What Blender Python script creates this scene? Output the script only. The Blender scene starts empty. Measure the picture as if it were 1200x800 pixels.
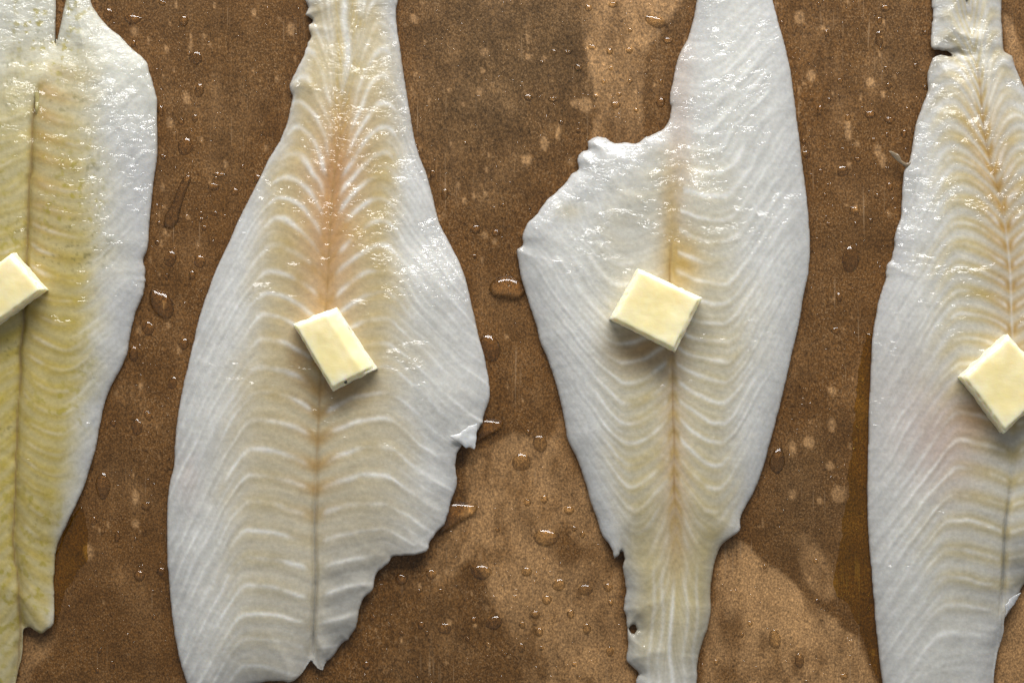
import bpy, math, random
import numpy as np

# ------------------------------------------------------------------ scene, camera, light
S = 0.00025                      # metres on the paper for one pixel of the 1200 x 800 photograph
scene = bpy.context.scene
coll = scene.collection

cam_data = bpy.data.cameras.new('camera')
cam_data.sensor_width = 36.0
cam_data.lens = 72.0
cam_data.clip_start = 0.01
cam_data.clip_end = 50.0
cam = bpy.data.objects.new('camera', cam_data)
cam.location = (0.0, 0.0, 0.602)
cam.rotation_euler = (0.0, 0.0, 0.0)
coll.objects.link(cam)
scene.camera = cam

world = bpy.data.worlds.new('World')
scene.world = world
world.use_nodes = True
bg = world.node_tree.nodes['Background']
bg.inputs['Color'].default_value = (0.95, 0.975, 1.0, 1.0)
bg.inputs['Strength'].default_value = 0.25

win_data = bpy.data.lights.new('window_light', 'AREA')
win_data.shape = 'RECTANGLE'
win_data.size = 0.86
win_data.size_y = 0.29
win_data.energy = 13.9
win_data.color = (1.0, 0.985, 0.96)
win = bpy.data.objects.new('window_light', win_data)
win.location = (0.04, 0.74, 0.43)
from mathutils import Vector
win.rotation_euler = (Vector((0.0, 0.03, 0.0)) - Vector(win.location)).to_track_quat('-Z', 'Y').to_euler()
coll.objects.link(win)

scene.view_settings.view_transform = 'Standard'
scene.view_settings.look = 'None'
scene.view_settings.gamma = 1.0
scene.view_settings.exposure = 0.0
scene.view_settings.use_curve_mapping = False
scene.render.engine = 'CYCLES'
scene.cycles.use_denoising = True
scene.cycles.max_bounces = 10
scene.cycles.transmission_bounces = 8
scene.cycles.caustics_refractive = True
scene.cycles.caustics_reflective = False
scene.cycles.sample_clamp_indirect = 6.0

rng = random.Random(11)

# ------------------------------------------------------------------ numeric helpers
def hash2(ix, iy, seed):
    n = (ix.astype(np.int64) * 374761393 + iy.astype(np.int64) * 668265263 + seed * 974634777) & 0x7fffffff
    n = ((n ^ (n >> 13)) * 1274126177) & 0x7fffffff
    n = ((n ^ (n >> 16)) * 60493) & 0x7fffffff
    return (n & 0xffff) / 65535.0

def noise(x, y, wl, seed=0, wl_y=None):
    """smooth noise in -1..1 with wavelength wl pixels"""
    x = np.asarray(x, dtype=np.float64); y = np.asarray(y, dtype=np.float64)
    if wl_y is None:                     # turn the lattice so that it never lines up with the picture axes
        a_ = 0.62 + 0.37 * (seed % 7)
        x, y = x * math.cos(a_) - y * math.sin(a_), x * math.sin(a_) + y * math.cos(a_)
    fx = x / wl
    fy = y / (wl_y or wl)
    ix = np.floor(fx); iy = np.floor(fy)
    tx = fx - ix; ty = fy - iy
    tx = tx * tx * tx * (tx * (6 * tx - 15) + 10)
    ty = ty * ty * ty * (ty * (6 * ty - 15) + 10)
    a = hash2(ix, iy, seed); b = hash2(ix + 1, iy, seed)
    c = hash2(ix, iy + 1, seed); d = hash2(ix + 1, iy + 1, seed)
    return 2.0 * (a * (1 - tx) * (1 - ty) + b * tx * (1 - ty) + c * (1 - tx) * ty + d * tx * ty) - 1.0

def fbm(x, y, wl, seed=0, octv=4, wl_y=None):
    s = 0.0; amp = 1.0; tot = 0.0
    for o in range(octv):
        k = 2.0 ** o
        s = s + amp * noise(x + 17.3 * o, y - 9.1 * o, wl / k, seed + o * 13, (wl_y / k) if wl_y else None)
        tot += amp; amp *= 0.55
    return s / tot

def sat(v): return np.clip(v, 0.0, 1.0)
def sstep(a, b, v):
    t = sat((v - a) / (b - a))
    return t * t * (3 - 2 * t)
def mix(a, b, t):
    return a + (b - a) * t[..., None]
def blob(x, y, cx, cy, r, ry=None):
    return np.exp(-(((x - cx) / r) ** 2 + ((y - cy) / (ry or r)) ** 2))

def spline(pts, n=5, closed=True):
    """Catmull-Rom through the traced outline points"""
    P = np.array(pts, dtype=np.float64); m = len(P); out = []
    for i in range(m if closed else m - 1):
        if closed:
            p0, p1, p2, p3 = P[(i - 1) % m], P[i], P[(i + 1) % m], P[(i + 2) % m]
        else:
            p0, p1, p2, p3 = P[max(i - 1, 0)], P[i], P[i + 1], P[min(i + 2, m - 1)]
        k = max(1, min(n, int(np.hypot(*(p2 - p1)) / 4)))
        for j in range(k):
            t = j / k
            out.append(0.5 * (2 * p1 + (p2 - p0) * t + (2 * p0 - 5 * p1 + 4 * p2 - p3) * t * t + (3 * p1 - p0 - 3 * p2 + p3) * t ** 3))
    if not closed: out.append(P[-1])
    return np.array(out)

def sdf(poly, X, Y):
    """signed distance (inside positive) and nearest outline point"""
    best = np.full(X.shape, 1e18); nx = np.zeros(X.shape); ny = np.zeros(X.shape)
    ins = np.zeros(X.shape, dtype=bool)
    m = len(poly)
    for i in range(m):
        ax, ay = poly[i]; bx, by = poly[(i + 1) % m]
        dx, dy = bx - ax, by - ay
        L = dx * dx + dy * dy
        if L < 1e-9: continue
        t = np.clip(((X - ax) * dx + (Y - ay) * dy) / L, 0, 1)
        qx = ax + t * dx; qy = ay + t * dy
        dd = (X - qx) ** 2 + (Y - qy) ** 2
        w = dd < best
        best = np.where(w, dd, best); nx = np.where(w, qx, nx); ny = np.where(w, qy, ny)
        if dy != 0:
            cr = ((ay > Y) != (by > Y)) & (X < dx * (Y - ay) / dy + ax)
            ins ^= cr
    d = np.sqrt(best)
    return np.where(ins, d, -d), nx, ny

def to_xy(px, py):
    return (np.asarray(px) - 600.0) * S, (400.0 - np.asarray(py)) * S

def paper_z(px, py):
    """gentle waves of the paper, metres"""
    return (0.22 * noise(px, py, 260, 5) + 0.10 * noise(px, py, 95, 6)) * 1e-3

def make_mesh(name, co, quads, cols=None, floats=None):
    me = bpy.data.meshes.new(name)
    co = np.ascontiguousarray(co, dtype=np.float32)
    quads = np.ascontiguousarray(quads, dtype=np.int32)
    me.vertices.add(len(co)); me.vertices.foreach_set('co', co.ravel())
    k = quads.shape[1]
    me.loops.add(quads.size); me.loops.foreach_set('vertex_index', quads.ravel())
    me.polygons.add(len(quads))
    me.polygons.foreach_set('loop_start', np.arange(0, quads.size, k, dtype=np.int32))
    me.polygons.foreach_set('loop_total', np.full(len(quads), k, dtype=np.int32))
    me.update(calc_edges=True); me.validate()
    me.polygons.foreach_set('use_smooth', np.ones(len(me.polygons), dtype=bool))
    if cols is not None and len(me.vertices) == len(co):
        a = me.color_attributes.new('Col', 'FLOAT_COLOR', 'POINT')
        a.data.foreach_set('color', np.ascontiguousarray(np.concatenate([cols, np.ones((len(cols), 1))], 1), dtype=np.float32).ravel())
    for nm, arr in (floats or {}).items():
        a = me.attributes.new(nm, 'FLOAT', 'POINT')
        a.data.foreach_set('value', np.ascontiguousarray(arr, dtype=np.float32))
    me.update()
    return me

def link(name, me, mat=None, parent=None, **props):
    o = bpy.data.objects.new(name, me)
    coll.objects.link(o)
    if mat is not None and me is not None and not me.materials: me.materials.append(mat)
    if parent is not None: o.parent = parent
    for k, v in props.items(): o[k] = v
    return o

# ------------------------------------------------------------------ materials
def new_mat(name):
    m = bpy.data.materials.new(name); m.use_nodes = True
    nt = m.node_tree
    return m, nt, nt.nodes['Principled BSDF']
def nd(nt, t, **kw):
    n = nt.nodes.new(t)
    for k, v in kw.items(): setattr(n, k, v)
    return n
def setin(n, **kw):
    for k, v in kw.items(): n.inputs[k.replace('_', ' ')].default_value = v
def tex_noise(nt, scale, detail=3.0, rough=0.55, stretch=(1, 1, 1), dist=0.0):
    tc = nd(nt, 'ShaderNodeTexCoord'); mp = nd(nt, 'ShaderNodeMapping')
    mp.inputs['Scale'].default_value = stretch
    n = nd(nt, 'ShaderNodeTexNoise')
    setin(n, Scale=scale, Detail=detail, Roughness=rough, Distortion=dist)
    nt.links.new(tc.outputs['Object'], mp.inputs['Vector']); nt.links.new(mp.outputs['Vector'], n.inputs['Vector'])
    return n.outputs['Fac']
def ramp(nt, fac, stops):
    r = nd(nt, 'ShaderNodeValToRGB'); e = r.color_ramp.elements
    while len(e) < len(stops): e.new(0.5)
    for i, (p, c) in enumerate(stops):
        e[i].position = p; e[i].color = (c, c, c, 1) if isinstance(c, float) else (*c, 1)
    nt.links.new(fac, r.inputs['Fac'])
    return r.outputs['Color']
def mul_col(nt, a, b, mode='MULTIPLY', fac=1.0):
    n = nd(nt, 'ShaderNodeMix', data_type='RGBA', blend_type=mode)
    if hasattr(fac, 'node'): nt.links.new(fac, n.inputs['Factor'])
    else: n.inputs['Factor'].default_value = fac
    for src, i in ((a, 6), (b, 7)):
        if hasattr(src, 'node'): nt.links.new(src, n.inputs[i])
        else: n.inputs[i].default_value = (*src, 1)
    return n.outputs[2]
def math_n(nt, op, a, b):
    n = nd(nt, 'ShaderNodeMath', operation=op)
    for src, i in ((a, 0), (b, 1)):
        if hasattr(src, 'node'): nt.links.new(src, n.inputs[i])
        else: n.inputs[i].default_value = src
    return n.outputs[0]
def bump(nt, h, strength, dist, prev=None):
    b = nd(nt, 'ShaderNodeBump'); b.inputs['Strength'].default_value = strength; b.inputs['Distance'].default_value = dist
    nt.links.new(h, b.inputs['Height'])
    if prev is not None: nt.links.new(prev, b.inputs['Normal'])
    return b.outputs['Normal']

# raw fish flesh: colour from the flesh pattern on the vertices, wet film on top
M_FISH, nt, p = new_mat('raw_white_fish_flesh')
att = nd(nt, 'ShaderNodeVertexColor', layer_name='Col')
wet = nd(nt, 'ShaderNodeAttribute', attribute_name='wet')
fine = tex_noise(nt, 900.0, 4.0, 0.6)
c = mul_col(nt, att.outputs['Color'], ramp(nt, fine, [(0.25, 0.86), (0.7, 1.06)]))
nt.links.new(c, p.inputs['Base Color'])
setin(p, Roughness=0.42, IOR=1.38)
p.inputs['Subsurface Weight'].default_value = 0.5
p.inputs['Subsurface Radius'].default_value = (1.0, 0.75, 0.5)
p.inputs['Subsurface Scale'].default_value = 0.0009
p.inputs['Coat Weight'].default_value = 1.0
p.inputs['Coat Roughness'].default_value = 0.07
p.inputs['Coat IOR'].default_value = 1.42
g1 = tex_noise(nt, 620.0, 1.0, 0.5, (0.7, 1.35, 1.0), 0.8)
g2 = tex_noise(nt, 1700.0, 2.0, 0.5)
g0 = tex_noise(nt, 250.0, 2.0, 0.5, (0.8, 1.3, 1.0), 0.6)
gw = math_n(nt, 'MULTIPLY', math_n(nt, 'ADD', math_n(nt, 'MULTIPLY', g1, 0.5), math_n(nt, 'MULTIPLY', g0, 1.9)), wet.outputs['Fac'])
nt.links.new(bump(nt, g2, 0.10, 0.0003, bump(nt, gw, 0.13, 0.0007)), p.inputs['Normal'])
nt.links.new(bump(nt, g2, 0.12, 0.0002, bump(nt, gw, 1.0, 0.0013)), p.inputs['Coat Normal'])

# baking paper
M_PAPER, nt, p = new_mat('brown_baking_paper')
att = nd(nt, 'ShaderNodeVertexColor', layer_name='Col')
dry = nd(nt, 'ShaderNodeAttribute', attribute_name='dry')
fib = tex_noise(nt, 1900.0, 3.0, 0.7, (1.0, 0.65, 1.0))
spk = tex_noise(nt, 2300.0, 2.0, 0.5, (1.0, 0.8, 1.0))
big = tex_noise(nt, 90.0, 4.0, 0.6)
c = mul_col(nt, att.outputs['Color'], ramp(nt, fib, [(0.3, 0.42), (0.5, 0.93), (0.7, 1.75)]))
c = mul_col(nt, c, ramp(nt, big, [(0.3, 0.8), (0.7, 1.18)]))
c = mul_col(nt, c, (0.30, 0.18, 0.085), 'MIX', math_n(nt, 'MULTIPLY', ramp(nt, spk, [(0.56, 0.0), (0.66, 0.8)]), ramp(nt, big, [(0.35, 0.15), (0.65, 1.0)])))
scr = tex_noise(nt, 1300.0, 1.0, 0.5, (1.0, 0.028, 1.0))
scm = tex_noise(nt, 55.0, 2.0, 0.5)
c = mul_col(nt, c, (0.34, 0.22, 0.12), 'MIX', math_n(nt, 'MULTIPLY', ramp(nt, scr, [(0.66, 0.0), (0.72, 0.45)]), ramp(nt, scm, [(0.5, 0.0), (0.62, 1.0)])))
pit = tex_noise(nt, 700.0, 3.0, 0.7)
c = mul_col(nt, c, ramp(nt, pit, [(0.3, 0.55), (0.45, 1.0), (0.75, 1.15)]))
nt.links.new(c, p.inputs['Base Color'])
rr = nd(nt, 'ShaderNodeMapRange'); setin(rr, To_Min=0.34, To_Max=0.62)
nt.links.new(dry.outputs['Fac'], rr.inputs['Value']); nt.links.new(rr.outputs['Result'], p.inputs['Roughness'])
n1 = bump(nt, fib, 0.22, 0.0003)
n2 = bump(nt, spk, 0.4, 0.0003, n1)
nt.links.new(n2, p.inputs['Normal'])
setin(p, IOR=1.4)

# butter
M_BUTTER, nt, p = new_mat('butter')
b1 = tex_noise(nt, 160.0, 4.0, 0.6)
c = ramp(nt, b1, [(0.3, (0.86, 0.76, 0.43)), (0.7, (0.90, 0.82, 0.52))])
vc = nd(nt, 'ShaderNodeVertexColor', layer_name='Col')
c = mul_col(nt, c, vc.outputs['Color'])
nt.links.new(c, p.inputs['Base Color'])
setin(p, Roughness=0.40, IOR=1.45)
p.inputs['Subsurface Weight'].default_value = 0.7
p.inputs['Subsurface Radius'].default_value = (1.0, 0.8, 0.35)
p.inputs['Subsurface Scale'].default_value = 0.0030
n1 = bump(nt, tex_noise(nt, 330.0, 4.0, 0.6, (0.7, 1.2, 1.0)), 0.22, 0.0006)
nt.links.new(n1, p.inputs['Normal'])

def water(name, col, refr=0.35, ior=1.56, inner=1.0):
    """clear liquid: a sharp Fresnel reflection over a body that is partly bent, partly straight through"""
    m, nt, p = new_mat(name)
    nt.nodes.remove(p)
    tr = nd(nt, 'ShaderNodeBsdfTransparent'); tr.inputs['Color'].default_value = (*col, 1)
    rf = nd(nt, 'ShaderNodeBsdfRefraction'); rf.inputs['Color'].default_value = (*[math.sqrt(c_) for c_ in col], 1)
    rf.inputs['Roughness'].default_value = 0.0; rf.inputs['IOR'].default_value = ior
    gl = nd(nt, 'ShaderNodeBsdfGlossy'); gl.inputs['Roughness'].default_value = 0.02
    fr_ = nd(nt, 'ShaderNodeFresnel'); fr_.inputs['IOR'].default_value = ior
    body = nd(nt, 'ShaderNodeMixShader'); body.inputs[0].default_value = refr
    mx = nd(nt, 'ShaderNodeMixShader')
    nt.links.new(tr.outputs[0], body.inputs[1]); nt.links.new(rf.outputs[0], body.inputs[2])
    geo = nd(nt, 'ShaderNodeNewGeometry')      # reflect on the outer side of the film only
    f_out = math_n(nt, 'MULTIPLY', fr_.outputs[0], math_n(nt, 'SUBTRACT', 1.0, math_n(nt, 'MULTIPLY', geo.outputs['Backfacing'], inner)))
    nt.links.new(f_out, mx.inputs[0]); nt.links.new(body.outputs[0], mx.inputs[1]); nt.links.new(gl.outputs[0], mx.inputs[2])
    nt.links.new(mx.outputs[0], nt.nodes['Material Output'].inputs['Surface'])
    return m
M_WATER = water('clear_fish_juice', (0.97, 0.92, 0.80), 0.4, inner=0.45)
M_JUICE = water('amber_fish_juice', (0.86, 0.76, 0.34), 0.1)
M_SPRAY = water('fine_clear_beads', (0.98, 0.94, 0.86), 0.0)
M_SPECK, nt, p = new_mat('dark_pepper_speck')
p.inputs['Base Color'].default_value = (0.02, 0.018, 0.012, 1); setin(p, Roughness=0.6)

# ------------------------------------------------------------------ outlines traced on the photograph (pixels)
F1 = [(64,50),(70,25),(77,-8),(84,-60),(98,-55),(104,-4),(112,14),(125,30),(140,42),(155,58),(167,68),(174,80),(178,96),(183,115),(183,140),(184,165),(183,190),(180,205),(177,235),(174,265),(172,290),(167,305),(169,320),(168,340),(163,355),(157,370),(152,392),(149,410),(146,420),(138,437),(128,455),(121,475),(115,505),(110,530),(104,550),(99,567),(93,582),(83,603),(75,620),(68,635),(64,650),(62,680),(63,710),(63,732),(55,737),(47,742),(36,735),(27,737),(26,752),(24,770),(19,790),(14,820),(3,860),(-35,870),(-70,720),(-85,520),(-110,310),(-104,110),(-62,20),(-20,-45),(30,-70),(60,-55),(64,-5),(64,25)]
F2 = [(366,-70),(360,-30),(357,0),(361,8),(357,17),(366,22),(361,34),(362,46),(357,58),(353,70),(346,85),(339,103),(342,112),(340,125),(335,145),(327,165),(315,185),(305,205),(295,225),(280,255),(267,285),(255,310),(243,340),(233,370),(226,400),(219,430),(212,460),(207,490),(204,520),(203,545),(197,570),(195,600),(195,650),(198,690),(201,725),(206,755),(213,785),(224,812),(245,826),(268,815),(290,804),(311,799),(328,798),(342,799),(352,791),(360,780),(365,773),(369,779),(378,786),(383,775),(392,768),(400,755),(410,745),(418,735),(421,715),(427,700),(437,690),(441,672),(455,660),(459,653),(475,650),(500,645),(505,632),(517,618),(524,605),(528,590),(533,575),(536,560),(533,545),(536,532),(542,520),(552,510),(560,503),(566,495),(568,485),(573,470),(574,455),(572,440),(570,430),(567,415),(562,398),(557,375),(551,350),(545,325),(537,305),(527,285),(515,262),(508,235),(500,205),(492,185),(485,160),(480,130),(475,100),(470,65),(465,30),(464,10),(467,-2),(471,-30),(472,-70)]
F3 = [(822,-60),(818,-20),(817,0),(812,25),(806,45),(798,60),(793,75),(789,95),(785,115),(788,130),(781,145),(775,153),(768,156),(757,160),(745,168),(732,166),(720,168),(710,162),(700,160),(690,166),(691,175),(684,176),(676,185),(678,198),(670,202),(662,216),(652,225),(640,235),(630,250),(618,262),(612,275),(613,287),(606,292),(607,305),(612,330),(620,355),(628,380),(633,400),(643,425),(653,455),(661,490),(665,515),(675,535),(686,565),(693,590),(699,605),(705,625),(715,640),(720,654),(725,650),(729,643),(732,655),(730,670),(733,690),(731,710),(735,730),(736,760),(735,775),(742,783),(750,790),(745,797),(744,830),(748,862),(815,862),(816,820),(818,780),(822,760),(830,735),(834,710),(833,695),(838,660),(845,640),(855,630),(866,622),(868,608),(873,595),(885,575),(893,555),(900,530),(907,505),(915,475),(922,445),(930,410),(937,380),(942,350),(948,320),(950,290),(948,250),(945,220),(941,190),(936,150),(931,110),(925,70),(917,40),(910,15),(904,-10),(895,-60)]
F4 = [(1095,-50),(1093,0),(1094,15),(1093,35),(1092,55),(1100,60),(1110,61),(1120,66),(1108,64),(1098,65),(1091,73),(1088,85),(1088,105),(1081,125),(1074,145),(1070,170),(1066,190),(1060,200),(1058,230),(1056,255),(1050,275),(1047,300),(1040,311),(1039,325),(1032,345),(1026,375),(1023,400),(1021,440),(1019,480),(1018,530),(1017,580),(1018,620),(1022,670),(1026,720),(1030,760),(1035,800),(1042,835),(1080,855),(1140,848),(1163,815),(1166,795),(1170,765),(1176,745),(1177,722),(1180,718),(1187,710),(1195,695),(1204,682),(1230,660),(1260,600),(1275,500),(1270,400),(1255,300),(1235,200),(1215,130),(1198,95),(1192,80),(1187,65),(1178,60),(1177,50),(1175,20),(1175,0),(1172,-50),(1140,-55),(1135,-20),(1135,18),(1133,-15),(1131,-50)]
MID1 = [(66,-80),(60,60),(47,100),(40,140),(37,200),(33,290),(27,400),(22,500),(18,600),(18,640),(24,720),(20,790),(16,880)]
MID2 = [(405,-80),(405,60),(402,100),(400,150),(393,200),(388,260),(385,330),(378,430),(374,500),(371,560),(369,620),(370,680),(367,740),(366,780),(364,880)]
MID3 = [(797,-80),(796,170),(795,200),(787,260),(785,310),(785,360),(787,420),(788,470),(789,520),(790,580),(792,640),(790,700),(786,760),(790,800),(791,880)]
MID4 = [(1132,-80),(1137,20),(1143,70),(1147,100),(1150,140),(1156,180),(1167,220),(1175,260),(1181,310),(1183,360),(1185,420),(1185,500),(1184,560),(1177,620),(1176,680),(1172,760),(1168,880)]
OUTL = [spline(f) for f in (F1, F2, F3, F4)]

# ------------------------------------------------------------------ the paper
PUD = {}
PUD['right'] = [(1010,420),(1020,392),(1030,420),(1035,560),(1036,700),(1046,805),(1046,835),(1035,830),(1030,795),(1020,768),(1010,740),(1003,720),(992,704),(980,698),(979,680),(986,640),(994,580),(1002,500)]
PUD['left'] = [(92,592),(80,612),(70,632),(58,660),(56,700),(60,722),(64,734),(68,720),(76,690),(92,672),(101,655),(102,630),(98,606)]
PUD['mid'] = [(514,626),(520,608),(524,592),(536,588),(559,592),(555,602),(540,611),(528,619)]
PUD['upper'] = [(556,520),(560,498),(568,490),(590,494),(589,500),(578,508),(566,514)]
PUD['streak'] = [(214,206),(219,203),(223,207),(221,215),(215,230),(210,248),(207,260),(200,267),(191,265),(192,252),(200,238),(206,222)]
PUD['gill'] = [(610,348),(594,347),(577,344),(573,337),(578,328),(590,323),(602,324),(612,330),(616,340)]
PUD['corner'] = [(1120,60),(1106,57),(1090,58),(1085,66),(1094,70),(1108,68)]

DROPS = [  # x, y, half width, half height (px), turn (deg, clockwise)
(125,16,6,8,0),(154,21,10,6,0),(189,2,5,3.5,0),(214,23,5.5,7,0),(228,67,8,8,20),(232,105,5.5,9,10),(155,50,3,5,0),(187,129,4,7,0),(216,171,9,11,20),(227,138,4,5,0),(211,142,3.5,4,0),(255,204,8,3,0),(249,218,6.5,5,0),(274,224,5,5,0),(301,209,5,6,0),(238,267,3.5,3.5,0),(234,250,3,3,0),(234,257,3,3,0),(198,303,7.5,9.5,15),(233,306,7,8,0),(224,322,4.5,5.5,0),(194,324,3,4.5,0),(188,356,12,20,-28),(172,385,7.5,8,0),(214,403,6,7,0),(155,415,6,9.5,0),(201,449,5.5,7.5,10),(172,487,4.5,7,-35),(131,496,4,4.5,0),(159,501,6.5,10,0),(119,570,9,15,0),(170,593,6,5,0),(108,611,4,5.5,0),(136,629,3.5,7,10),(157,632,2.3,2.5,0),(162,675,6.5,6.5,0),(187,670,5,5,0),(110,670,2.6,2.6,0),(115,763,3,4,0),(130,780,3.2,5,0),(179,724,3,3.5,0),(112,787,2.5,3,0),(185,261,3,3,0),(183,284,3,3.5,0),(190,183,5,3,30),(252,208,3,3,0),(220,62,3,3,0),(283,195,2.8,3,0),(251,250,3,3,0),(262,253,2.6,3,0),
(507,203,4,5,0),(521,227,4.5,7,0),(557,268,6.5,5.5,0),(581,272,5.5,4.5,0),(574,408,12,17,-15),(611,542,11.5,10,0),(633,520,8.5,10,0),(640,630,15,10,5),(564,671,13,8,0),(655,686,8,7,0),(617,670,6.5,5.5,0),(686,692,9,6.5,0),(641,703,6,5.5,0),(627,720,6,5,0),(470,679,7,7,0),(505,673,7,5.5,0),(579,730,10,8,0),(521,737,8,6.5,0),(555,727,4,4,0),(493,733,4.5,4.5,0),(429,780,5,5,0),(713,689,5.5,5,0),(716,707,3.5,3.5,0),(669,720,4.5,5.5,0),(632,741,5,5.5,0),(688,737,5,6.5,0),(611,760,4.5,5.5,0),(612,733,4,4.5,0),(715,764,4.5,6,0),(667,598,6.5,5,0),(638,585,4.5,5,0),(618,589,4.5,4.5,0),(683,627,3.2,4,0),(673,620,3.2,3.2,0),(548,749,3,3,0),(436,724,3.5,3.5,0),(491,693,3,2.5,0),(516,693,3,2.5,0),(583,621,2.8,2.8,0),(619,507,3.2,3.5,0),(673,779,3,3,0),(635,760,3,3,0),(470,742,3,3,0),(500,742,3,3,0),(571,757,3,3,0),(592,768,3,2.6,0),(546,703,3,2.8,0),
(649,60,4.2,3.8,0),(666,60,4.5,3.2,0),(678,78,5,4.5,0),(619,113,6,4,0),(648,115,6,3.5,0),(715,59,4.2,4.2,0),(738,58,4.2,4.2,0),(694,54,5,3,0),(769,24,13,7,8),(783,46,6,4,0),(722,122,6,4.5,0),(775,119,5.5,6.5,0),(690,8,4.5,4,0),(719,4,5.5,4,0),(739,34,3,3.2,0),(635,72,2.6,2.6,0),(658,143,3,3,0),(775,95,3,3.5,0),(726,110,3,3,0),(716,79,2.8,2.8,0),(708,95,2.8,2.8,0),(699,112,2.8,2.8,0),(739,94,2.8,2.8,0),(746,128,3,3,0),(678,153,3,3,0),(590,240,2.8,2.8,0),(487,170,2.8,3,0),(490,178,2.6,2.6,0),(545,167,2.6,2.4,0),(556,300,2.8,2.8,0),
(1039,8,5.5,4.5,0),(1032,23,3.5,4.5,0),(1032,45,4.8,10,0),(1021,133,6.5,5,0),(1044,140,6,4.5,0),(989,200,7.5,6.5,0),(1003,246,6,5.5,0),(998,304,10,15.5,4),(985,348,4,5.5,0),(981,387,5.5,4.5,0),(1061,156,3.5,5.5,0),(1044,218,4.5,5.5,0),(1029,229,3.5,3.5,0),(986,94,3.8,4,0),(1043,100,3.5,4.5,0),(1074,76,3,3.5,0),(1085,37,3,3.2,0),(962,128,3.5,6.5,0),(1040,79,3,3,0),(970,38,3,4.5,0),(946,180,4.8,5,0),(995,137,3.5,4.5,0),(1007,186,4.2,3.2,0),(912,541,9,15,10),(909,750,7,12,0),(938,775,5.5,9,0),(990,793,5,3.5,0),(957,658,3.2,3.2,0),(840,777,3,3,0),(880,731,3.2,3.2,0),(1086,102,3,3.2,0),(1065,127,3,3,0),(1034,56,3,3,0),(961,4,3,3,0),(943,165,3,3,0),(973,116,2.8,2.8,0),(1041,157,3,3,0),(1025,163,2.8,2.8,0),(1022,258,3,3,0),(972,262,2.8,2.8,0),(1004,262,2.6,2.6,0),(968,228,2.8,2.8,0),(917,25,2.8,2.8,0),(963,200,3,3.2,0),(870,745,3,3,0),(959,705,2.8,2.8,0),(897,665,2.6,2.6,0),(1002,527,2.6,2.4,0)]

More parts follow.
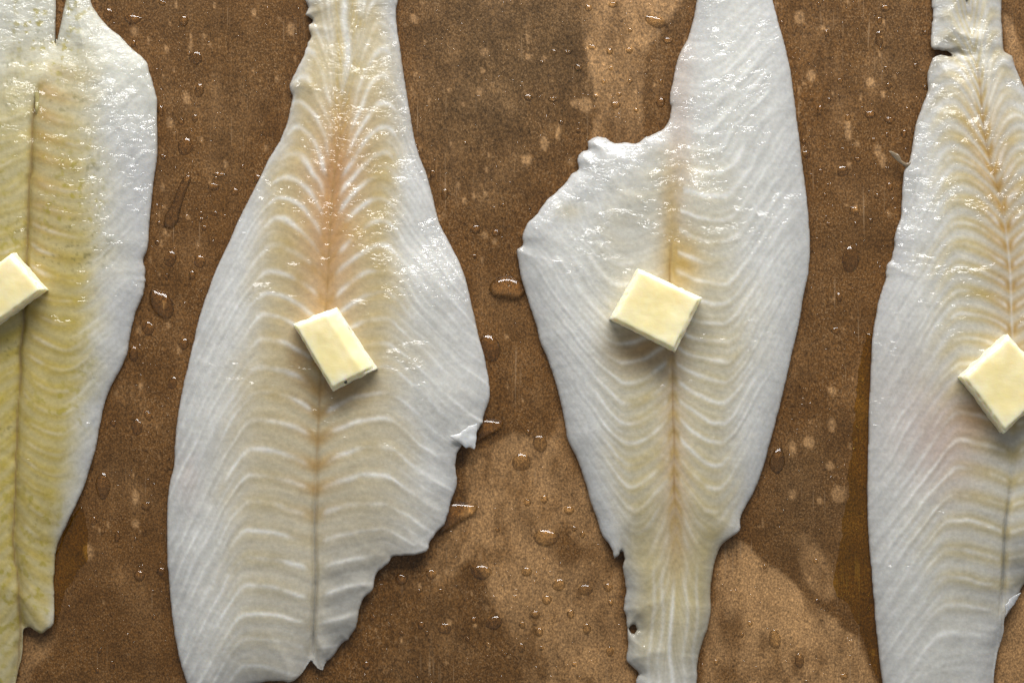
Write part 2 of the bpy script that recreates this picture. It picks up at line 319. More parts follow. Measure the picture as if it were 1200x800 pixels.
def dry_and_colour(x, y):
    wx = x + 8 * fbm(x, y, 40, 70, 5); wy = y + 8 * fbm(x, y, 40, 71, 5)
    def poly(pts, soft):
        d, _, _ = sdf(spline(pts, 3), wx, wy)
        return sstep(-soft, soft, d)
    dryv = np.zeros(x.shape)
    top = poly([(680,-130),(682,0),(689,70),(700,130),(694,180),(752,185),(752,120),(755,62),(768,40),(790,12),(803,-20),(815,-130)], 3.5)
    inner = poly([(703,90),(735,60),(750,70),(752,165),(704,165)], 14)
    dryv = np.maximum(dryv, top * (0.85 - 0.35 * inner))
    dryv = np.maximum(dryv, 0.75 * poly([(560,545),(600,505),(640,515),(660,490),(690,560),(715,640),(730,700),(735,860),(640,870),(600,760),(560,660),(520,680),(500,660),(540,610)], 7))
    dryv = np.maximum(dryv, 0.55 * poly([(555,530),(580,520),(590,528),(556,560),(545,572)], 3))
    dryv = np.maximum(dryv, 0.95 * poly([(838,700),(846,650),(868,632),(890,655),(915,672),(945,700),(985,735),(1005,750),(1022,790),(1030,860),(830,870),(826,770)], 4))
    dryv = np.maximum(dryv, 0.75 * poly([(930,632),(950,628),(968,660),(980,695),(962,705),(945,680)], 6))
    dryv = np.maximum(dryv, 0.9 * poly([(1176,705),(1215,680),(1260,700),(1260,870),(1165,870),(1172,760)], 5))
    dryv = np.maximum(dryv, 0.9 * poly([(1176,18),(1184,26),(1196,60),(1206,95),(1230,130),(1190,110),(1178,60)], 3))
    dryv = np.maximum(dryv, 0.6 * poly([(28,742),(60,745),(55,770),(36,792),(40,830),(18,830),(20,790)], 8))
    for cx, cy, rx, ry, a in ((580,655,22,16,.7),(660,640,18,30,.8),(700,665,16,22,.5),(680,645,25,14,.5),(858,742,16,20,.75),(905,792,18,12,.6),(855,795,20,14,.7),(950,770,24,10,.35),(610,770,30,30,.6),(575,560,10,14,.6)):
        dryv = dryv * (1 - a * np.exp(-(((wx - cx) / rx) ** 2 + ((wy - cy) / ry) ** 2) ** 1.5))
    dryv = dryv * sat(0.86 + 0.7 * fbm(x, y, 13, 73, 3, 26) + 0.5 * fbm(x, y, 60, 74, 3))
    flk = np.zeros(x.shape)
    fl = [(937,20,6,8),(952,87,5,7),(1022,96,5,6),(996,152,4,13),(1037,110,3,4),(965,32,2.5,3),(977,458,5,5),(976,497,4,9),(949,518,6,7),(931,525,3.5,9),(973,547,5,5),(984,581,9,10),(930,580,5,6),(962,588,3,5),(637,168,5,9),(617,187,6,6),(655,155,3,10),(686,122,8,9),(157,584,4,9),(101,648,6,9),(157,614,5,5),(217,114,4,7),(567,60,5,5),(340,32,5,8),(485,22,5,5),(561,105,3.5,5),(568,275,3,5),(1036,187,4,9),(1006,168,4,4),(1030,176,4,8),(675,120,6,6),(221,50,1.6,13),(148,128,4,9),(197,142,5,6),(668,188,4,5),(158,130,3,4),(1120,60,3,3),(156,35,4,6)]
    r2 = random.Random(5)
    for _ in range(420):
        fl.append((r2.uniform(100, 1100), r2.uniform(0, 800), r2.uniform(1.0, 2.3), r2.uniform(1.5, 5.0)))
    for cx, cy, rx, ry in fl:
        m = (abs(x - cx) < 4 * rx) & (abs(y - cy) < 4 * ry)
        q = np.sqrt(((x[m] + 0.3 * (wx[m] - x[m]) - cx) / rx) ** 2 + ((y[m] + 0.3 * (wy[m] - y[m]) - cy) / ry) ** 2)
        flk[m] = np.maximum(flk[m], sstep(1.25, 0.7, q))
    streak = sat(fbm(x, y, 14, 31, 3, 120) * 1.2)
    dryv = sat(dryv + 0.75 * flk * (1 - 0.5 * dryv) + 0.16 * streak + 0.22 * fbm(x, y, 45, 33, 4))
    wetc = np.array([0.120, 0.055, 0.0145]); grey = np.array([0.110, 0.061, 0.024]); dryc = np.array([0.370, 0.208, 0.086])
    gm = sat(sstep(500, 0, y) * 0.3 + 0.5 * fbm(x, y, 150, 41, 3) + 0.6 * blob(x, y, 570, 40, 150) + .5 * blob(x, y, 950, 560, 90, 130))
    col = np.broadcast_to(wetc, x.shape + (3,)) * 1.0
    col = mix(col, np.broadcast_to(grey, col.shape), gm)
    # soaked margin along the fillets
    soak = np.zeros(x.shape)
    for pl in OUTL:
        d, _, _ = sdf(pl[::2], x, y)
        soak = np.maximum(soak, np.exp(-np.maximum(-d, 0) / 16.0))
    soak = soak * (0.75 + 0.35 * fbm(x, y, 40, 51, 2))
    dryv = dryv * (1 - 0.55 * sat(soak))
    col = mix(col, np.broadcast_to(np.array([0.122, 0.053, 0.0125]), col.shape), sat(soak) * 0.8)
    col = mix(col, np.broadcast_to(dryc, col.shape), sat(dryv))
    col *= (1 + 0.16 * fbm(x, y, 22, 60, 4))[..., None]
    # brightness inside drops and pools, painted into the paper colour beneath
    und = np.zeros(x.shape)
    for cx, cy, rx, ry, a in DROPS:
        m = (abs(x - cx) < 2 * max(rx, ry)) & (abs(y - cy) < 2 * max(rx, ry))
        ca, sa = math.cos(math.radians(a)), math.sin(math.radians(a))
        ex = (x[m] - cx) * ca + (y[m] - cy) * sa; ey = -(x[m] - cx) * sa + (y[m] - cy) * ca
        und[m] = np.maximum(und[m], sstep(1.05, 0.75, np.hypot(ex / rx, ey / ry)))
    for k_ in ('mid', 'upper', 'streak', 'gill'):
        d, _, _ = sdf(np.array(PUD[k_], float), x, y)
        und = np.maximum(und, sstep(0, 4, d))
    for k_ in ('right', 'left'):
        d, _, _ = sdf(np.array(PUD[k_], float), x, y)
        und = np.maximum(und, 0.12 * sstep(0, 9, d))
    col = col * (1 + und[..., None] * np.array([0.90, 0.86, 0.72]))
    return dryv, col

def build_paper():
    xs = np.concatenate([np.linspace(-700, -70, 22)[:-1], np.arange(-70, 1270.1, 2.5), np.linspace(1270, 1900, 22)[1:]])
    ys = np.concatenate([np.linspace(-700, -70, 22)[:-1], np.arange(-70, 870.1, 2.5), np.linspace(870, 1500, 22)[1:]])
    X, Y = np.meshgrid(xs, ys)
    dryv, col = dry_and_colour(X, Y)
    wx, wy = to_xy(X, Y)
    z = paper_z(X, Y) + 0.012e-3 * noise(X, Y, 7, 8)
    co = np.stack([wx, wy, z], -1).reshape(-1, 3)
    h, w = X.shape
    idx = np.arange(h * w).reshape(h, w)
    q = np.stack([idx[:-1, :-1], idx[1:, :-1], idx[1:, 1:], idx[:-1, 1:]], -1).reshape(-1, 4)
    me = make_mesh('baking_paper', co, q, col.reshape(-1, 3), {'dry': dryv.ravel()})
    o = link('baking_paper', me, M_PAPER, kind='structure')
    return o
build_paper()

# ------------------------------------------------------------------ fillets
class Ctx: pass

def fillet_mesh(name, poly, step, field, holes=()):
    x0, y0 = poly.min(0) - 3 * step; x1, y1 = poly.max(0) + 3 * step
    xs = np.arange(x0, x1, step); ys = np.arange(y0, y1, step)
    X, Y = np.meshgrid(xs, ys)
    # ragged outline: displace the outline points
    d, nx, ny = sdf(poly, X, Y)
    for hp in holes:
        dh, hx, hy = sdf(spline(hp), X, Y)
        w = -dh < d
        nx = np.where(w, hx, nx); ny = np.where(w, hy, ny); d = np.where(w, -dh, d)
    ins = d > 0
    keep = ins[:-1, :-1] | ins[1:, :-1] | ins[1:, 1:] | ins[:-1, 1:]
    used = np.zeros(X.shape, bool)
    used[:-1, :-1] |= keep; used[1:, :-1] |= keep; used[1:, 1:] |= keep; used[:-1, 1:] |= keep
    rim = used & ~ins
    X = np.where(rim, nx, X); Y = np.where(rim, ny, Y); D = np.where(rim, 0.0, d)
    tid = np.full(X.shape, -1, np.int64); tid[used] = np.arange(used.sum())
    x = X[used]; y = Y[used]; dd = np.maximum(D[used], 0)
    zt, zb, col, wetv = field(x, y, dd)
    zt = np.maximum(zt, zb + 0.00045 * sat(dd / 3.0))
    wetv = wetv * (0.25 + 0.75 * sstep(-0.30, 0.35, fbm(x, y, 38, 907, 3)))
    nt_ = len(x)
    inner = used & ins
    bid = tid.copy(); bid[inner] = nt_ + np.arange(inner.sum())
    wx, wy = to_xy(x, y)
    top = np.stack([wx, wy, zt], -1)
    im = ins[used]
    bot = np.stack([wx[im], wy[im], zb[im]], -1)
    def qs(t): return np.stack([t[:-1, :-1][keep], t[1:, :-1][keep], t[1:, 1:][keep], t[:-1, 1:][keep]], -1)
    co = np.concatenate([top, bot]); q = np.concatenate([qs(tid), qs(bid)[:, ::-1]])
    cols = np.concatenate([col, col[im]]); wv = np.concatenate([wetv, wetv[im]])
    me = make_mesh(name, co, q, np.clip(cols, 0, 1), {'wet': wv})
    # for later: heights of the upper surface on the grid
    Z = np.full(X.shape, np.nan); Z[used] = zt
    return me, (xs, ys, Z)

def mid_coords(mid, x, y):
    c = spline(mid, 6, closed=False)
    o = np.argsort(c[:, 1])
    mx = np.interp(y, c[o, 1], c[o, 0])
    return x - mx

def profile(x, y, d, hmax, L, lifts=(), rim=0.75):
    """upper and lower height of the flesh in mm, from distance d (px) to the edge"""
    edge = np.sqrt(sat(d / 3.5) * (2 - sat(d / 3.5)))
    top = rim + 0.55 * edge + hmax * (1 - np.exp(-d / L))
    bot = 0.12 + (rim - 0.12) * (1 - sat(d / 6.0)) ** 2
    lf = np.zeros(x.shape)
    for cx, cy, r, a in lifts:
        lf += a * blob(x, y, cx, cy, r)
    lf = lf * np.exp(-d / 22.0)
    return top + lf, bot + lf

def segments(x, y, u, tail_up, S_of_y, A, vp, slope_l, slope_r, warp, seed):
    """distance in px to the nearest sheet between muscle segments, its index, and a ridge 0..1 inside a segment"""
    v = np.abs(u) + 3.0 * fbm(x, y, 40, seed, 2)
    v = np.maximum(v, 0)
    t = sat(v / vp)
    g_in = -A * (1 - (1 - t) ** 2)
    sl = np.where(u < 0, slope_l, slope_r)
    over = np.maximum(v - vp, 0)
    g_out = sl * (over - 14 * (1 - np.exp(-over / 14)))
    g = g_in + g_out
    gp = np.where(v < vp, 2 * A / vp * (1 - t), sl * (1 - np.exp(-over / 14)))
    s = 1.0 if tail_up else -1.0
    yy = y - s * g + warp * fbm(x, y, 55, seed + 3, 3)
    ph = S_of_y(yy)
    k = np.round(ph); fr = ph - k
    e = 0.5
    sp = 1.0 / np.maximum(np.abs(S_of_y(yy + e) - S_of_y(yy - e)) / (2 * e), 1e-4)
    dist = np.abs(fr) * sp / np.sqrt(1 + gp * gp)
    h = ph - 0.5; fh = np.abs(h - np.round(h)) * sp / np.sqrt(1 + gp * gp)
    segments.half = np.exp(-(fh / 1.3) ** 2) * sstep(vp * 0.9, vp * 1.4, v) * sat(0.5 + fbm(x, y, 30, seed + 9, 2))
    return dist, k, fr, sp, v

def phase_from(yk, spk):
    yy = np.linspace(-200, 1000, 1201)
    sp = np.interp(yy, yk, spk)
    cum = np.cumsum(1.0 / sp)
    return lambda y: np.interp(y, yy, cum)

WHITE = np.array([0.565, 0.556, 0.508]); BLUE = np.array([0.520, 0.522, 0.523]); LINE = np.array([0.790, 0.790, 0.765])
YEL = np.array([0.460, 0.365, 0.135]); TAN = np.array([0.420, 0.250, 0.075]); ORG = np.array([0.450, 0.240, 0.105])
PINK = np.array([0.450, 0.335, 0.290]); GROOVE = np.array([0.180, 0.095, 0.018]); GREEN = np.array([0.250, 0.250, 0.040])
GREY = np.array([0.265, 0.272, 0.272])

def bc(c, x): return np.broadcast_to(c, x.shape + (3,))

def surface_detail(x, y, seed):
    """small lumps of the wet flesh, mm"""
    return 0.05 * fbm(x, y, 9, seed, 2) + 0.10 * fbm(x, y, 30, seed + 1, 3)

def field_f2(x, y, d):
    u = mid_coords(MID2, x, y)
    zt, zb = profile(x, y, d, 4.6, 42, [(480,655,45,2.2),(548,530,30,2.4),(430,715,40,1.4),(350,800,40,1.0),(345,70,40,1.2)])
    A = np.interp(y, [0, 150, 300, 450, 620, 800], [120, 70, 42, 26, 16, 12])
    vp = np.interp(y, [0, 150, 300, 500, 800], [38, 52, 66, 76, 78])
    ph = phase_from([-100, 100, 300, 500, 800], [20, 20, 22, 29, 33])
    slr = np.interp(y, [200, 450, 800], [1.8, 0.9, 0.45]); sll = np.interp(y, [200, 500, 800], [1.7, 2.0, 2.1])
    dist, k, fr, sp, v = segments(x, y, u, True, ph, A, vp, sll, slr, 5.0, 100)
    half = segments.half
    inner = sstep(vp * 1.45, vp * 0.85, v)
    lw = np.where(inner > 0.5, 2.6, 1.7)
    brk = sat(0.58 + 0.85 * fbm(x, y, 30, 107, 3))
    ln = (np.exp(-(dist / lw) ** 2) + 0.35 * np.exp(-(dist / (2.6 * lw)) ** 2)) * brk
    ln *= sstep(6, 16, v) * np.where(v > vp * 1.2, np.interp(y, [150, 380, 560], [0.45, 0.8, 1.15]), 1.0)
    col = bc(WHITE, x) * 1.0
    col = mix(col, bc(BLUE, x), 0.75 * np.exp(-d / 45.0))
    ys = np.interp(y, [-50, 120, 250, 420, 560, 700, 800], [0.75, 0.9, 1.0, 0.78, 0.62, 0.36, 0.18])
    wob = 1 + 0.22 * fbm(x, y, 60, 111, 2)
    bw = np.interp(y, [380, 520], [0.0, 1.0])
    band = sstep(vp * (1.65 + 0.3 * bw), vp * (0.74 - 0.1 * bw), v * wob)
    col = mix(col, bc(YEL * np.array([1.0, 0.95, 0.92]), x), sat(ys * band * (0.92 + 0.14 * np.cos(2 * np.pi * fr))))
    og = np.interp(y, [90, 150, 200, 270, 360, 430], [0, 0.5, 0.85, 0.75, 0.5, 0.0])
    col = mix(col, bc(ORG * 1.08, x), sat(og * np.exp(-(v / 36.0) ** 2)))
    col = mix(col, bc(TAN, x), sat(np.interp(y, [330, 430, 560, 640], [0, 0.5, 0.6, 0.0]) * np.exp(-(v / 26.0) ** 2) * (0.6 + 0.6 * np.cos(2 * np.pi * fr))))
    col = mix(col, bc(YEL, x), 0.35 * sstep(0, 60, x - 240) * blob(x, y, 290, 690, 60, 120) * (0.5 + 0.5 * np.cos(2 * np.pi * fr)))
    col = mix(col, bc(TAN, x), sat(0.7 * blob(x, y, 398, 455, 34, 18) + 0.6 * blob(x, y, 352, 418, 14, 26)))  # warm butter shadow painted into the flesh, below and left of the pat
    col = mix(col, bc(PINK * 0.92, x), 0.35 * blob(x, y, 222, 560, 14, 30))
    col = mix(col, bc(GREY, x), 0.55 * sstep(0, 30, u) * sstep(600, 690, y) * (1 - 0.6 * ln))
    col = mix(col, bc(LINE, x), sat(0.55 * ln))
    top_white = np.exp(-((u + 2 - 6 * fbm(y, y, 60, 115, 1)) / (5.0 + 0 * u)) ** 2) * sstep(130, 60, y)
    col = mix(col, bc(LINE * 0.95, x), 0.75 * top_white)
    gcol = np.exp(-(u / 1.6) ** 2)
    col = mix(col, bc(TAN * 0.8, x), gcol * 0.5 * sstep(110, 180, y) * sstep(600, 520, y))
    col = mix(col, bc(GREY * 0.8, x), gcol * 0.38 * sstep(560, 610, y))
    col = mix(col, bc(BLUE * 1.12, x), 0.5 * sstep(5, 1, d) * sat(fbm(x, y, 25, 118, 2) + .5))
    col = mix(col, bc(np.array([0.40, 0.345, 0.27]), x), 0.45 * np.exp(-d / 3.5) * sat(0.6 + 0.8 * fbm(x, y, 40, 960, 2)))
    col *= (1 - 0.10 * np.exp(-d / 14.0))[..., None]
    col = mix(col, bc(LINE, x), 0.32 * half * sstep(6, 30, d))
    fbr = noise((fr + k) * 40, v, 8, 951, 46) + 0.6 * noise((fr + k) * 40, v, 4, 952, 30)
    col *= (1 + 0.075 * fbr + 0.07 * fbm(x, y, 75, 953, 3))[..., None]
    col *= (1 + 0.07 * fbm(x, y, 26, 120, 4) + 0.05 * fbm(x, y, 5, 121, 2))[..., None]
    z = zt - np.exp(-(u / 14.0) ** 2) * np.interp(y, [0, 400, 800], [0.5, 0.9, 1.0]) - np.exp(-(u / 3.0) ** 2) * np.interp(y, [500, 600, 700], [0.25, 1.5, 2.0]) * sstep(0, 14, d)
    z += 0.05 * (np.abs(fr) * 2 - 0.5) * -1 * sstep(2, 14, d) * sstep(4, 16, v) + 0.02 * ln
    z += np.where(u > 0, 0.55, 0.1) * sstep(560, 680, y) * (0.5 - np.abs(fr)) * sstep(3, 12, d)
    z += surface_detail(x, y, 130) * sstep(0, 8, d)
    z += 1.0 * blob(x, y, 520, 330, 45, 60) - 0.7 * blob(x, y, 500, 290, 30, 30)
    w = 0.42 + 0.6 * sstep(330, 0, y) * sstep(120, 20, np.abs(u)) + 0.35 * fbm(x, y, 50, 140, 2) + .25 * blob(x, y, 480, 300, 60) + 0.25 * sstep(500, 100, y)
    w = w * np.interp(y, [450, 650], [1.0, 0.8])
    base = paper_z(x, y)
    return base + z * 1e-3, base + zb * 1e-3, col, np.clip(w, 0.1, 1.25)

def field_f3(x, y, d):
    u = mid_coords(MID3, x, y)
    zt, zb = profile(x, y, d, 4.4, 40, [(866,625,30,1.8),(722,650,25,1.4),(640,240,50,1.2),(760,165,40,0.8)])
    A = np.interp(y, [200, 400, 520, 640, 800], [14, 24, 34, 60, 90])
    vp = np.interp(y, [150, 260, 400, 520, 640, 800], [25, 60, 62, 54, 42, 32])
    ph = phase_from([-100, 200, 400, 600, 800], [30, 25, 21, 21, 24])
    dist, k, fr, sp, v = segments(x, y, u, False, ph, A, vp, np.interp(y, [200, 400, 600], [1.1, 1.4, 1.9]), np.interp(y, [0, 200, 350, 600], [1.0, 1.2, 1.7, 2.1]), 5.0, 200)
    half = segments.half
    inner = sstep(vp * 1.4, vp * 0.9, v)
    lw = np.where(inner > 0.5, 2.5, 1.8)
    brk = sat(0.75 + 0.9 * fbm(x, y, 34, 207, 3))
    ln = (np.exp(-(dist / lw) ** 2) + 0.35 * np.exp(-(dist / (2.6 * lw)) ** 2)) * brk * sstep(3, 10, v)
    ln *= sstep(0, 40, d + 10) * np.where((u < 8) & (y < 300), 0.15, 1.0) * np.interp(y, [540, 660], [1.0, 0.3])
    ln *= sstep(8, 45, d)
    col = bc(WHITE * np.array([1.0, 1.01, 1.02]), x) * 1.0
    col = mix(col, bc(BLUE, x), 0.8 * np.exp(-d / 48.0))
    ys = np.interp(y, [150, 200, 300, 420, 560, 700, 760, 800], [0.0, 0.35, 0.5, 0.75, 0.95, 0.95, 0.65, 0.25])
    wob = 1 + 0.22 * fbm(x, y, 60, 211, 2)
    col = mix(col, bc(YEL, x), sat(ys * sstep(vp * 1.9, vp * 0.7, v * wob) * (0.8 + 0.25 * np.cos(2 * np.pi * fr) * sstep(680, 560, y))))
    tn = np.interp(y, [380, 480, 560, 640, 700], [0.25, 0.28, 0.42, 0.3, 0.0])
    col = mix(col, bc(ORG, x), sat(tn * np.exp(-(v / 16.0) ** 2)))
    # stained hollow above the butter
    col = mix(col, bc(np.array([0.44, 0.29, 0.06]), x), sat(1.0 * blob(x, y, 796, 308, 26, 34) + 0.65 * blob(x, y, 784, 250, 11, 55)))
    col = mix(col, bc(TAN, x), 0.85 * blob(x, y, 755, 408, 36, 26))  # tan below the butter: partly fat stain, partly its warm shadow painted in
    col = mix(col, bc(YEL, x), 0.35 * blob(x, y, 668, 248, 16, 10))
    col = mix(col, bc(WHITE * 0.87, x), 0.75 * blob(x, y, 745, 280, 38, 62))
    col = mix(col, bc(LINE, x), sat(0.55 * ln))
    tw = np.exp(-((u + 2) / 2.4) ** 2) * sstep(660, 720, y)
    col = mix(col, bc(LINE, x), 0.7 * tw)
    for off in (-26, -14, 15, 27):
        col = mix(col, bc(LINE * 0.95, x), 0.35 * np.exp(-((u - off - 5 * noise(y, y * 0 + off, 50, 216)) / 2.2) ** 2) * sstep(640, 700, y))
    gcol = np.exp(-((u + 0.8 * noise(y, y * 0, 19, 218)) / 1.4) ** 2)
    col = mix(col, bc(GROOVE * 1.35, x), gcol * (0.5 + 0.2 * noise(y, y * 0, 31, 219)) * sstep(270, 300, y) * sstep(640, 560, y))
    col = mix(col, bc(GREY * 0.9, x), 0.25 * sstep(16, 4, d) * sstep(420, 640, y))
    col = mix(col, bc(np.array([0.40, 0.345, 0.27]), x), 0.45 * np.exp(-d / 3.5) * sat(0.6 + 0.8 * fbm(x, y, 40, 960, 2)))
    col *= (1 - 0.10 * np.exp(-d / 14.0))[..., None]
    col = mix(col, bc(LINE, x), 0.32 * half * sstep(6, 30, d))
    fbr = noise((fr + k) * 40, v, 8, 951, 46) + 0.6 * noise((fr + k) * 40, v, 4, 952, 30)
    col *= (1 + 0.075 * fbr + 0.07 * fbm(x, y, 75, 953, 3))[..., None]
    col *= (1 + 0.06 * fbm(x, y, 26, 220, 4) + 0.05 * fbm(x, y, 5, 221, 2))[..., None]
    z = zt - np.exp(-(u / 14.0) ** 2) * np.interp(y, [150, 220, 500, 800], [0, 1.0, 0.9, 0.3]) - np.exp(-(u / 2.6) ** 2) * np.interp(y, [250, 300, 560, 640], [0, 0.5, 0.4, 0.1])
    z += 0.07 * (0.5 - 2 * np.abs(fr)) * sstep(6, 40, d) * sstep(4, 16, v) + 0.02 * ln
    # torn shoulder: shallow basin, rolled rim
    z -= 1.3 * blob(x, y, 748, 285, 45, 70) * sstep(0, 25, d)
    rr_ = np.hypot((x - 735) / 1.0, (y - 280) / 1.25)
    z += (0.5 * np.exp(-((d - 16) / 12.0) ** 2)) * sstep(310, 250, y) * sstep(5, -20, u)
    z += 0.3 * fbm(x, y, 28, 230, 3) * sstep(340, 220, y) * sstep(30, -20, u) * sstep(0, 12, d)
    z += 0.8 * blob(x, y, 815, 240, 18, 26) + 0.5 * blob(x, y, 812, 215, 12)
    z += surface_detail(x, y, 231) * sstep(0, 8, d)
    z += 0.25 * fbm(x, y, 22, 236, 2) * sstep(640, 720, y) * sstep(0, 9, d) * sstep(40, 5, d)
    w = 0.40 + 0.75 * blob(x, y, 850, 30, 60, 80) + 0.75 * blob(x, y, 735, 250, 75, 80) + 0.35 * blob(x, y, 840, 260, 60, 60) + 0.25 * fbm(x, y, 50, 240, 2)
    w = w * np.interp(y, [420, 560], [1.0, 0.75])
    base = paper_z(x, y)
    return base + z * 1e-3, base + zb * 1e-3, col, np.clip(w, 0.1, 1.25)

def field_f1(x, y, d):
    u = mid_coords(MID1, x, y)
    zt, zb = profile(x, y, d, 4.2, 38, [(50,735,25,1.6),(80,600,30,0.8)])
    A = np.interp(y, [0, 300, 800], [14, 20, 40]); vp = np.interp(y, [0, 300, 800], [70, 62, 40])
    ph = phase_from([-100, 200, 400, 600, 800], [28, 26, 24, 24, 26])
    dist, k, fr, sp, v = segments(x, y, u, False, ph, A, vp, 1.0, 1.2, 6.0, 300)
    half = segments.half
    ln = np.exp(-(dist / 2.4) ** 2) * sat(0.35 + 0.9 * fbm(x, y, 34, 307, 3)) * sstep(3, 10, v)
    ln *= sstep(6, 35, d) * np.interp(y, [60, 150], [0.1, 0.8])
    col = bc(WHITE * np.array([1.0, 1.01, 0.98]), x) * 1.0
    right = sstep(-6, 6, u)
    ys = np.interp(y, [30, 90, 170, 350, 600, 800], [0.08, 0.5, 0.78, 1.0, 1.0, 0.75])
    span = np.interp(y, [80, 250, 420, 600, 740], [55, 95, 88, 60, 34])
    wob = 1 + 0.20 * fbm(x, y, 55, 311, 3)
    col = mix(col, bc(YEL * np.array([0.95, 0.94, 0.52]), x), sat(ys * sstep(span * 1.4, span * 0.6, v * wob) * (0.88 + 0.12 * np.cos(2 * np.pi * fr))))
    col = mix(col, bc(TAN * np.array([1.0, 1.05, 1.0]), x), sat(right * np.interp(y, [70, 110, 300, 450], [0, 0.75, 0.5, 0.1]) * np.exp(-(v / 45.0) ** 2) * (0.75 + 0.4 * np.cos(2 * np.pi * fr))))
    col = mix(col, bc(BLUE * 0.97, x), sat(sstep(span * 0.75, span * 1.4, v * wob) * right * sstep(60, 220, y) * 0.9))
    col = mix(col, bc(LINE, x), sat(0.5 * ln))
    fl = sat((fbm(x, y, 7, 315, 3) - 0.20) * 4.0) * sat(0.5 + 1.4 * fbm(x, y, 70, 316, 2)) * sstep(span * 1.25, span * 0.6, v)
    col = mix(col, bc(np.array([0.34, 0.28, 0.03]), x), fl * 0.75)
    dk = sat((fbm(x, y, 4.5, 317, 2) - 0.36) * 5.0) * sat(fbm(x, y, 45, 318, 2) * 2.2) * sstep(span * 1.2, span * 0.8, v)
    col = mix(col, bc(np.array([0.10, 0.10, 0.02]), x), dk * 0.4)
    u = u + 1.6 * noise(y, y * 0, 37, 338) + 0.8 * noise(y, y * 0, 11, 339)
    gw = np.interp(y, [90, 150, 300, 600], [1.3, 1.9, 1.3, 1.5]) * (1 + .4 * noise(y, y * 0, 23, 337))
    col = mix(col, bc(GROOVE, x), np.exp(-(u / gw) ** 2) * 0.85 * sstep(95, 130, y))
    col = mix(col, bc(YEL * 0.75, x), 0.5 * np.exp(-((u - 5) / 7.0) ** 2) * sstep(95, 150, y))
    col = mix(col, bc(np.array([0.40, 0.345, 0.27]), x), 0.45 * np.exp(-d / 3.5) * sat(0.6 + 0.8 * fbm(x, y, 40, 960, 2)))
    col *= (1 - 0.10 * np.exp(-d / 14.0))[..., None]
    col = mix(col, bc(LINE, x), 0.32 * half * sstep(6, 30, d))
    fbr = noise((fr + k) * 40, v, 8, 951, 46) + 0.6 * noise((fr + k) * 40, v, 4, 952, 30)
    col *= (1 + 0.075 * fbr + 0.07 * fbm(x, y, 75, 953, 3))[..., None]
    col *= (1 + 0.07 * fbm(x, y, 26, 320, 4) + 0.05 * fbm(x, y, 5, 321, 2))[..., None]
    z = zt - np.exp(-(u / 12.0) ** 2) * 0.9 * sstep(70, 130, y) - np.exp(-(u / 3.2) ** 2) * 1.1 * sstep(90, 140, y) * sstep(0, 10, d)
    z += 0.9 * np.exp(-np.abs(u) / 14.0) * sstep(5, -5, u) * sstep(560, 640, y) * sstep(0, 10, d)
    z += 0.07 * (0.5 - 2 * np.abs(fr)) * sstep(6, 40, d) * sstep(4, 16, v) + 0.05 * ln
    z += surface_detail(x, y, 330) * sstep(0, 8, d) + 0.4 * fbm(x, y, 26, 333, 2) * sstep(180, 80, y) * sstep(0, 12, d)
    w = 0.45 + 0.95 * blob(x, y, 130, 60, 90, 80) + 0.4 * blob(x, y, 30, 60, 60, 60) + 0.3 * blob(x, y, 150, 230, 40, 60) + 0.25 * fbm(x, y, 50, 340, 2)
    w = w * np.interp(y, [380, 560], [1.0, 0.65])
    base = paper_z(x, y)
    return base + z * 1e-3, base + zb * 1e-3, col, np.clip(w, 0.1, 1.3)

